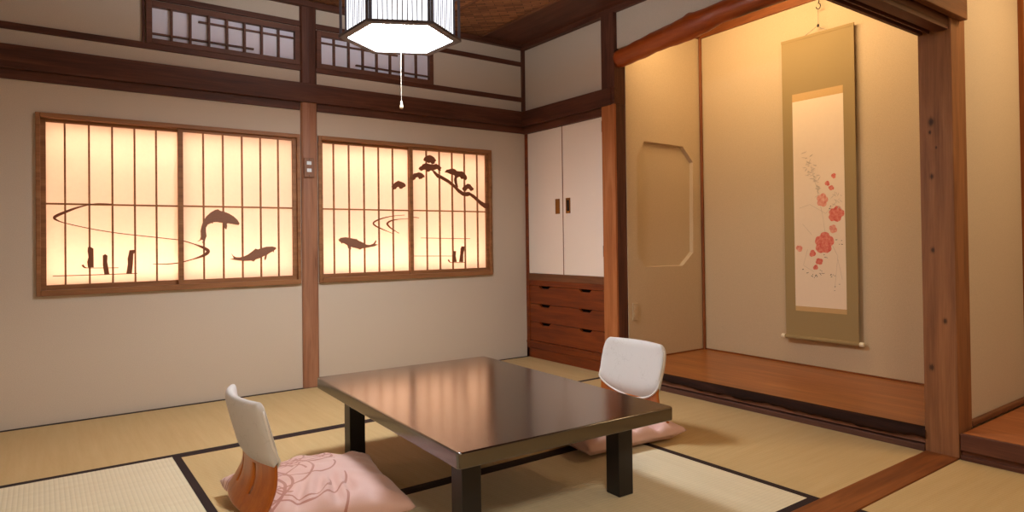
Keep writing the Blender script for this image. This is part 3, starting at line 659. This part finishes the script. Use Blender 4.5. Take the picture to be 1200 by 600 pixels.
# ------------------------------------------------------------------ legless chairs and cushions
ROW = [(.418,.000,.176),(.40,.003,.184),(.37,.010,.188),(.33,.020,.188),(.29,.031,.185),(.255,.040,.182),(.225,.045,.181),(.205,.0455,.182),(.18,.043,.185),(.155,.036,.189),(.13,.024,.194),(.105,.010,.198),(.086,-.003,.200)]
def prof(z):
    if z >= ROW[0][0]: return ROW[0][1]-(z-ROW[0][0])*.15, ROW[0][2]
    for a, b in zip(ROW, ROW[1:]):
        if b[0] <= z <= a[0]:
            t = (a[0]-z)/(a[0]-b[0]); return a[1]+(b[1]-a[1])*t, a[2]+(b[2]-a[2])*t
    return ROW[-1][1], ROW[-1][2]
CURV = .036
def make_chair(label, loc, rz):
    r = thing('legless_chair', label, 'floor chair', loc, rz, 'legless floor chairs at the table')
    SS = [-1,-.85,-.68,-.54,-.42,-.31,-.18,0,.18,.31,.42,.54,.68,.85,1]
    m = M(); zs = [q[0] for q in ROW]; vs = []
    for z in zs:
        u, w = prof(z)
        for s in SS: vs.append((u + CURV*s*s, s*w*(.93 if z == zs[0] and abs(s) == 1 else 1), z))
    n = len(SS); fs = []
    for i in range(len(zs)-1):
        for j in range(n-1):
            if SS[j] in (-.42, .31) and .12 < (zs[i]+zs[i+1])/2 < .225: continue
            fs.append((i*n+j, i*n+j+1, (i+1)*n+j+1, (i+1)*n+j))
    m.add(vs, fs); o = m.build('shell', MAT['ply'], r, smooth=True)
    so = o.modifiers.new('solid', 'SOLIDIFY'); so.thickness = .011; so.offset = 0
    b = o.modifiers.new('bevel', 'BEVEL'); b.width = .003; b.segments = 2; b.limit_method = 'ANGLE'
    # seat with the tongue that bends up behind it
    path = [(.050,.205),(.050,.17),(.052,.12),(.060,.07),(.078,.035),(.105,.017),(.16,.0115),(.22,.010),(.29,.010),(.34,.010),(.37,.011)]
    rows = []
    for k, (u, z) in enumerate(path):
        w = .055 if k < 4 else (.07, .10, .13, .15, .15, .14, .10)[k-4]
        rows.append([(u+.008*(j/6-.5)**2*(k < 4), w*(j/3-1), z) for j in range(7)])
    m = M(); m.grid(rows); o = m.build('seat', MAT['ply'], r, smooth=True)
    so = o.modifiers.new('solid', 'SOLIDIFY'); so.thickness = .010; so.offset = 0
    # padded cover
    ZT = .436; NS = 25; NF = 14; rows = []
    ss = [math.sin(PI/2*(2*i/(NS-1)-1)*.999) for i in range(NS)]
    def pt(s, z, off):
        u, w = prof(z); w += .006
        if z > .408: w -= .020*((z-.408)/(ZT-.408))**2.4
        return (u + CURV*s*s + off, s*w, z)
    zfb = lambda s: .252 - .078*(1-s*s)**.75
    zbb = lambda s: .236
    edge = lambda s: math.sqrt(max(0, 1-abs(s)**12))
    for k in range(NF+1):
        t = k/NF; f = math.sin(min(1, t*5)*PI/2)*math.sqrt(max(0, 1-max(0, (t-.91)/.09)**2))
        rows.append([pt(s, zfb(s)+(ZT-zfb(s))*t, .0095+.014*edge(s)*f*(1-.25*t)) for s in ss])
    for k in range(NF, -1, -1):
        t = k/NF; f = math.sin(min(1, t*7)*PI/2)*math.sqrt(max(0, 1-max(0, (t-.91)/.09)**2))
        rows.append([pt(s, zbb(s)+(ZT-zbb(s))*t, -.0062-.010*edge(s)*f) for s in ss])
    m = M(); m.grid(rows)
    n = NS; K = len(rows)
    for i in range(NF):
        for j in (0, n-1):
            m.f.append([i*n+j, (i+1)*n+j, (K-2-i)*n+j, (K-1-i)*n+j]); m.mi.append(0)
    p = m.build('backrest_pad', MAT['pad'], r, smooth=True, sub=1)
    line = [pt(s, zfb(s)-.001, .0125) for s in ss]
    up = [pt(.995, z, .004) for z in (.30, .35, .39, .41)]; dn = [pt(-.995, z, .004) for z in (.41, .39, .35, .30)]
    M().tube(dn + line + up, .0038, 8).build('piping', MAT['piping'], p, smooth=True)
    return r
make_chair('wooden legless chair at the left end seen from behind, white padded back', (-2.645, -1.925, .001), 0)
make_chair('wooden legless chair in front of the alcove step, white padded back facing the window wall', (-.828, -1.978, .001), PI)

def cushion(label, loc, rz, seed, h, folds, mat='cushion', ax=.27, ay=.285, pinch=.05):
    n = 56; m = M()
    def f(u, v, top):
        x = ax*u*(1-.05*(1-v*v)**1.5 + .03*abs(u*v)**3); y = ay*v*(1-.05*(1-u*u)**1.5 + .03*abs(u*v)**3)
        if u < 0: x += pinch*math.exp(-(v/.55)**4)*(-u)**3
        k = (1-abs(u)**3.2)*(1-abs(v)**3.2); k = max(0, k)**.42
        e = min(1-abs(u), 1-abs(v)); ed = min(1, e*5)
        z = .040 + .012*(abs(u*v)**4)
        if top:
            z += h*k*(1-.18*(u*u+v*v)*.5)
            rip = math.exp(-((e-.14)/.13)**2)
            w_ = (u if abs(v) > abs(u) else v)
            z += .0075*rip*math.sin(15*w_ + seed*2.3 + 2*noise.noise((u*2, v*2, seed)))*ed
            z += .014*k*noise.noise((u*1.7+seed, v*1.7, 1.2)) + .006*k*noise.noise((u*4.5+seed, v*4.5, 4.2))
            for (cu, cv_, ang, ln, wd, am) in folds:
                du, dv = u-cu, v-cv_; p = du*math.cos(ang)+dv*math.sin(ang); q = -du*math.sin(ang)+dv*math.cos(ang)
                z += am*math.exp(-(p/ln)**2-(q/wd)**2)*ed
        else:
            t = min(1, e/.45); z -= (.034*min(1, e/.16)) if e < .16 else (.034 - .014*min(1, (e-.16)/.25))
        return (x, y, z)
    g = [[f(2*i/n-1, 2*j/n-1, True) for j in range(n+1)] for i in range(n+1)]
    m.grid(g); b = [[f(2*i/n-1, 2*j/n-1, False) for j in range(n+1)] for i in range(n+1)]; m.grid(b)
    o = m.build('floor_cushion', MAT[mat], None, smooth=True, loc=loc, weld=True); o.rotation_euler = (0, 0, rz)
    return tag(o, label, 'cushion', 'pink floor cushions at the table')
cushion('pink silk floor cushion with brown arc pattern on the left chair', (-2.385, -1.905, .002), -.15, 1, .098,
        [(.0,-.46,1.25,.30,.07,-.024),(.17,-.48,1.45,.28,.065,-.026),(-.10,-.55,1.3,.24,.06,.008),(.085,-.5,1.35,.24,.05,.010),(.34,-.55,1.5,.22,.05,-.018),(-.25,-.6,1.2,.22,.05,-.018)])
cushion('pink silk floor cushion under the right end of the table, before the alcove chair', (-1.03, -1.900, .002), PI-.10, 2, .098,
        [(-.48,.80,1.57,.34,.10,-.075),(-.05,.85,1.57,.25,.09,-.03),(.1,.7,1.2,.2,.06,.020),(-.2,.75,1.8,.2,.06,.018),(-.32,.8,1.7,.2,.05,-.018)], 'cushion_plain')

# ------------------------------------------------------------------ pendant lamp
lx, ly, lz = -1.778, -1.398, 1.861; r0 = -2.568
lp = thing('pendant_lamp', 'hexagonal pendant lamp with slatted sides and glowing white underside', 'lamp', (lx, ly, lz))
HV = lambda R, k, z: Vector((lx+R*math.cos(r0+k*PI/3), ly+R*math.sin(r0+k*PI/3), z))
LO = (lx, ly, lz); HT = .215
m = M(LO)
for zz, hh in ((lz, .012), (lz+HT-.010, .012)):
    for k in range(6):
        m.prism([HV(.282,k,zz), HV(.282,k+1,zz), HV(.242,k+1,zz), HV(.242,k,zz)], (0,0,hh))
for k in range(6):
    c = r0+k*PI/3
    for R0, R1, wd_ in ((.266, .278, .0050), (.243, .253, .0048)):
        e = Vector((math.cos(c), math.sin(c), 0)); t = Vector((-e.y, e.x, 0)); b0 = Vector((lx, ly, lz+.004))
        m.prism([b0+e*R0-t*wd_, b0+e*R1-t*wd_, b0+e*R1+t*wd_, b0+e*R0+t*wd_], (0,0,HT))
m.build('lamp_frame', MAT['lampframe'], lp)
m = M(LO); m.prism([HV(.246,k,lz+.004) for k in range(6)], (0,0,.003)); m.build('diffuser', MAT['diffuser'], lp)
for k in range(6):
    a, b = HV(.246,k,lz+.012), HV(.246,k+1,lz+.012); t = (b-a).normalized(); nn = Vector((t.y, -t.x, 0))
    a2, b2 = a+t*.006, b-t*.006
    m = M(LO); m.prism([a2, b2, b2+Vector((0,0,HT-.02)), a2+Vector((0,0,HT-.02))], -nn*.002); p = m.build('side_panel', MAT['lamppaper'], lp)
    m = M(LO)
    for q in range(1, 11):
        c = a2+(b2-a2)*q/11; m.prism([c-t*.0026, c+t*.0026, c+t*.0026+nn*.0025, c-t*.0026+nn*.0025], (0,0,HT-.02))
    m.build('slats', MAT['lampslat'], p)
m = M(LO); rows = []
for i in range(36):
    a = 2*PI*i/36; e = Vector((math.cos(a), math.sin(a), 0)); c = Vector((lx, ly, lz+HT+.022))+e*.17
    rows.append([c+e*.013*math.cos(2*PI*j/8)+Vector((0,0,.013*math.sin(2*PI*j/8))) for j in range(8)])
rows.append(rows[0]); m.grid(rows, True); m.build('ring_tube', MAT['ring'], lp, smooth=True, weld=True)  # added tube out of view, raised above the rim to light upper walls
m = M(LO); m.prism([HV(.06,k,lz+HT) for k in range(6)], (0,0,.006))
for k in range(3): m.prism([HV(.27,k,lz+HT)+Vector((0,.006,0)), HV(.27,k+3,lz+HT)+Vector((0,.006,0)), HV(.27,k+3,lz+HT)-Vector((0,.006,0)), HV(.27,k,lz+HT)-Vector((0,.006,0))], (0,0,.008))
m.build('top_spider', MAT['lampframe'], lp)
M(LO).tube([(lx,ly,lz+HT), (lx,ly,2.462)], .004, 8).build('suspension_cord', MAT['iron'], lp)
M(LO).lathe((lx,ly,0), [(.02,2.43),(.045,2.437),(.05,2.462)], 20).build('ceiling_rose', MAT['iron'], lp, smooth=True)
pc = M(LO).tube([(lx,ly,lz+.004), (lx-.001,ly,lz-.15), (lx,ly,1.572)], .0013, 6).build('pull_cord', MAT['cord'], lp)
M(LO).lathe((lx,ly,0), [(.0025,1.574),(.004,1.569),(.0085,1.548),(.008,1.541),(.003,1.538)], 14).build('cord_knob', MAT['knob'], pc, smooth=True)

# ------------------------------------------------------------------ hanging scroll
sx_ = .745; yc = -2.006; sl = (sx_, yc, .26)
sc = thing('hanging_scroll', 'hanging scroll with olive silk mount and red flower painting in the alcove', 'scroll', sl)
m = M(sl); Y0, Y1 = yc+.231, yc-.231
m.box(sx_, sx_+.004, Y0, Y1, .285, 2.172); m.build('silk_mount', MAT['olive'], sc)
M(sl).box(sx_-.0015, sx_+.0055, Y0+.0025, Y1-.0025, 2.162, 2.180).build('top_rod', MAT['olive'], sc, bevel=.001)
P0, P1 = yc+.162, yc-.162
ptg = M(sl).box(sx_-.0012, sx_+.001, P0, P1, .482, 1.776).build('painting', MAT['scroll_paper'], sc)
M(sl).box(sx_-.0014, sx_+.001, P0, P1, 1.776, 1.824).build('brocade_band', MAT['gold_silk'], sc)
M(sl).box(sx_-.0014, sx_+.001, P0, P1, .452, .482).build('brocade_band', MAT['gold_silk'], sc)
def blob(m, y, z, r, lobes, seed, sq=1.0, x=None):
    rnd = random.Random(seed); x = sx_-.0016-rnd.random()*.0003; n = 40; ph = rnd.random()*6
    pts = []
    for k in range(n):
        th = 2*PI*k/n; rr = r*(1.04-.20*abs(math.cos(lobes*th/2+ph))**6+.07*math.sin(2*th+seed)+.025*rnd.uniform(-1,1))
        pts.append((x, min(P0-.001, max(P1+.001, y+rr*math.cos(th))), z+sq*rr*math.sin(th)))
    m.add([(x, y, z)]+pts, [(0, 1+k, 1+(k+1) % n) for k in range(n)])
for i, (y, z, r, lo, kind) in enumerate(((-2.114,1.054,.047,5,'red'),(-2.037,.880,.062,5,'red'),(-2.103,1.286,.015,3,'red'),(-2.063,1.243,.015,3,'red'),(-2.087,1.214,.016,4,'red'),(-2.004,.766,.022,4,'red'),(-1.98,.729,.016,3,'red'),(-1.962,.815,.021,3,'red'),
        (-2.030,1.143,.038,5,'pink'),(-2.094,.964,.025,4,'pink'),(-1.875,.846,.021,3,'pink'))):
    m = M(sl); blob(m, y, z, r, lo, i+3); m.build(kind+'_flower', MAT[kind], ptg)
rnd = random.Random(5); m = M(sl); k_ = 267/80
def pxy(a, b):   # painting-local layout, in fractions of the sheet
    return (P0 - (a-40)/(236-40)*(P0-P1), 1.776 - (b+226)/(640+226)*(1.776-.482))
def dash(m, a, b, ln, wd, ang):
    y, z = a, b; c, s = math.cos(ang), math.sin(ang); x = sx_-.0017
    pts = [(x, y-(c*p-s*q), z+(s*p+c*q)) for p, q in ((-ln,0),(-ln*.3,wd),(ln*.5,wd*.7),(ln,0),(ln*.4,-wd),(-ln*.4,-wd*.8))]
    m.add(pts, [tuple(range(6))])
for (y, z, n_, s_) in ((-2.083,1.098,3,.010),(-2.045,.80,4,.010),(-2.018,.700,7,.018),(-1.972,.672,10,.018),(-2.13,.88,5,.02),(-2.085,.68,5,.015),(-1.90,.71,2,.006),(-1.925,.69,2,.006),(-2.11,.62,3,.03)):
    for i in range(n_): dash(m, y+rnd.uniform(-s_, s_), z+rnd.uniform(-s_, s_), rnd.uniform(.003,.007), rnd.uniform(.0012,.0025), rnd.uniform(-1.2, 1.4))
m.build('ink_leaves', MAT['ink'], ptg)
m = M(sl)
for i in range(46):
    t = rnd.random(); y = -1.925-.085*t+rnd.uniform(-.035,.03); z = 1.42-.26*t+rnd.uniform(-.035,.035)
    dash(m, y, z, rnd.uniform(.008,.022), rnd.uniform(.0015,.004), rnd.choice((.5, 2.6, 0, -.4, 1.1))+rnd.uniform(-.3,.3))
for i in range(18): dash(m, -2.12+rnd.uniform(-.03,.04), 1.14+rnd.uniform(-.06,.06), rnd.uniform(.008,.018), .002, rnd.uniform(-1.5,1.5))
for pts in ([(-1.96,1.36),(-2.0,1.2),(-2.03,1.05),(-2.05,.9)],[(-2.06,.92),(-2.12,.8),(-2.10,.62)],[(-1.93,.84),(-1.90,.74),(-1.97,.70)],[(-1.88,1.1),(-1.95,1.12),(-2.05,1.06),(-2.14,1.15)],[(-1.9,1.0),(-1.96,.93)],[(-2.12,.78),(-2.145,.66)]):
    for (a, b), (c, d) in zip(pts, pts[1:]):
        L_ = math.hypot(c-a, d-b); nx, nz = -(d-b)/L_*.0011, (c-a)/L_*.0011; x = sx_-.0015
        m.add([(x,a+nx,b+nz),(x,c+nx,d+nz),(x,c-nx,d-nz),(x,a-nx,b-nz)], [(0,1,2,3)])
m.build('grey_leaves', MAT['greyink'], ptg)
ro = M(sl).tube([(sx_, Y0+.004, .283), (sx_, Y1-.004, .283)], .0135, 14).build('roller', MAT['olive'], sc, smooth=False)
for s in (1, -1):
    y = Y0 if s > 0 else Y1
    M(sl).lathe((sx_, y, .283), [(.0125, s*.004), (.0145, s*.007), (.0145, s*.026), (.012, s*.030)], 14, 'y').build('roller_knob', MAT['knob'], sc, smooth=True)
HK = (.752, -2.022, 2.262)
m = M(sl)
for s in (1, -1): m.tube([(sx_+.002, yc+s*.075, 2.178), (sx_+.004, yc+s*.03, 2.200), (sx_+.007, -2.018, 2.224)], .0018, 6)
m.tube([(sx_+.007, -2.018, 2.222), (sx_+.007, -2.020, 2.330)], .0016, 6)
m.build('hanging_cord', MAT['cord'], sc)
m = M(sl); m.lathe((sx_+.007, -2.018, 0), [(.002,2.212),(.007,2.218),(.007,2.226),(.002,2.232)], 10); m.build('cord_toggle', MAT['iron'], sc)
m = M((.75,-2.02,2.33)); pts = [(.768,-2.02,2.397)] + [(.762,-2.02,2.37)] + [(.755, -2.02+.014*math.sin(q), 2.342+.018*math.cos(q)) for q in (0,-.8,-1.6,-2.4,-3.1,-3.9,-4.6)]
m.tube(pts, .0028, 8); tag(m.build('scroll_hook', MAT['iron'], None, smooth=True), 'small dark metal hook on the alcove ceiling above the scroll', 'hook')

# ------------------------------------------------------------------ switch and outlet
sw = thing('light_switch', 'wooden switch plate with two pale buttons on the post between the windows', 'switch', (-1.752, -.025, 1.335))
SO = (-1.752, -.025, 1.335)
M(SO).box(-1.787, -1.720, -.040, -.0245, 1.338, 1.462).build('plate', MAT['plate'], sw, bevel=.005)
for z in (1.372, 1.418):
    m = M(SO); m.box(-1.770, -1.741, -.0435, -.039, z, z+.022); m.build('button', MAT['button'], sw, bevel=.001)
for z in (1.348, 1.452): M(SO).lathe((-1.754, -.0405, z), [(.0035, .0012), (.003, -.0008)], 10, 'y').build('screw', MAT['iron'], sw)
ol = thing('wall_outlet', 'small beige outlet plate low on the alcove side wall by the post', 'outlet', (.100, -1.06, .373)); OO = (.100, -1.06, .373)
M(OO).box(.084, .132, -1.068, -1.0602, .373, .488).build('plate', MAT['beige_plastic'], ol, bevel=.003)
for z in (.395, .440): M(OO).box(.096, .120, -1.0705, -1.067, z, z+.028).build('socket', MAT['beige_plastic'], ol, bevel=.001)

# ------------------------------------------------------------------ alcove lamps and an added fill
def area(name, loc, look, sx, sy, e, col):
    L = bpy.data.lights.new(name, 'AREA'); L.shape = 'RECTANGLE'; L.size = sx; L.size_y = sy; L.energy = e; L.color = col
    o = bpy.data.objects.new(name, L); COL.objects.link(o); o.location = loc
    o.rotation_euler = (-(Vector(look)-Vector(loc))).to_track_quat('Z', 'X').to_euler(); return o
WARM = (1.0, .69, .35)
area('alcove_strip_lamp', (.055, -1.85, 2.40), (1.0, -1.85, 1.90), .04, 1.2, 16.5, WARM).rotation_euler
area('next_room_ceiling_lamp', (-3.0, -4.7, 2.42), (-3.0, -4.7, 0), .5, .5, 58, (1.0, .86, .68))  # unseen fill added to brighten the chair back and table front
area('side_alcove_lamp', (.30, -3.75, 2.4), (.3, -3.6, 0), .3, .3, 14, WARM)
wd = bpy.data.worlds.new('world'); SC.world = wd; wd.use_nodes = True
wd.node_tree.nodes['Background'].inputs[0].default_value = (.9, .85, .8, 1); wd.node_tree.nodes['Background'].inputs[1].default_value = .02

# ------------------------------------------------------------------ camera
cd = bpy.data.cameras.new('camera'); cam = bpy.data.objects.new('camera', cd); COL.objects.link(cam)
cd.sensor_fit = 'HORIZONTAL'; cd.sensor_width = 36; cd.lens = 764.27/1200*36; cd.shift_y = -24.87/1200; cd.clip_start = .05
CR = CAMR
right, up, back = Vector(CR[0]), -Vector(CR[1]), -Vector(CR[2])
cam.matrix_world = Matrix(((right.x, up.x, back.x, CAMC[0]), (right.y, up.y, back.y, CAMC[1]), (right.z, up.z, back.z, CAMC[2]), (0,0,0,1)))
SC.camera = cam
SC.view_settings.view_transform = 'Standard'; SC.view_settings.look = 'None'; SC.view_settings.gamma = 1
SC.view_settings.exposure = 0.0; SC.view_settings.use_curve_mapping = False
SC.cycles.use_denoising = True; SC.cycles.max_bounces = 10; SC.cycles.diffuse_bounces = 6; SC.cycles.transmission_bounces = 6
SC.cycles.sample_clamp_indirect = 6
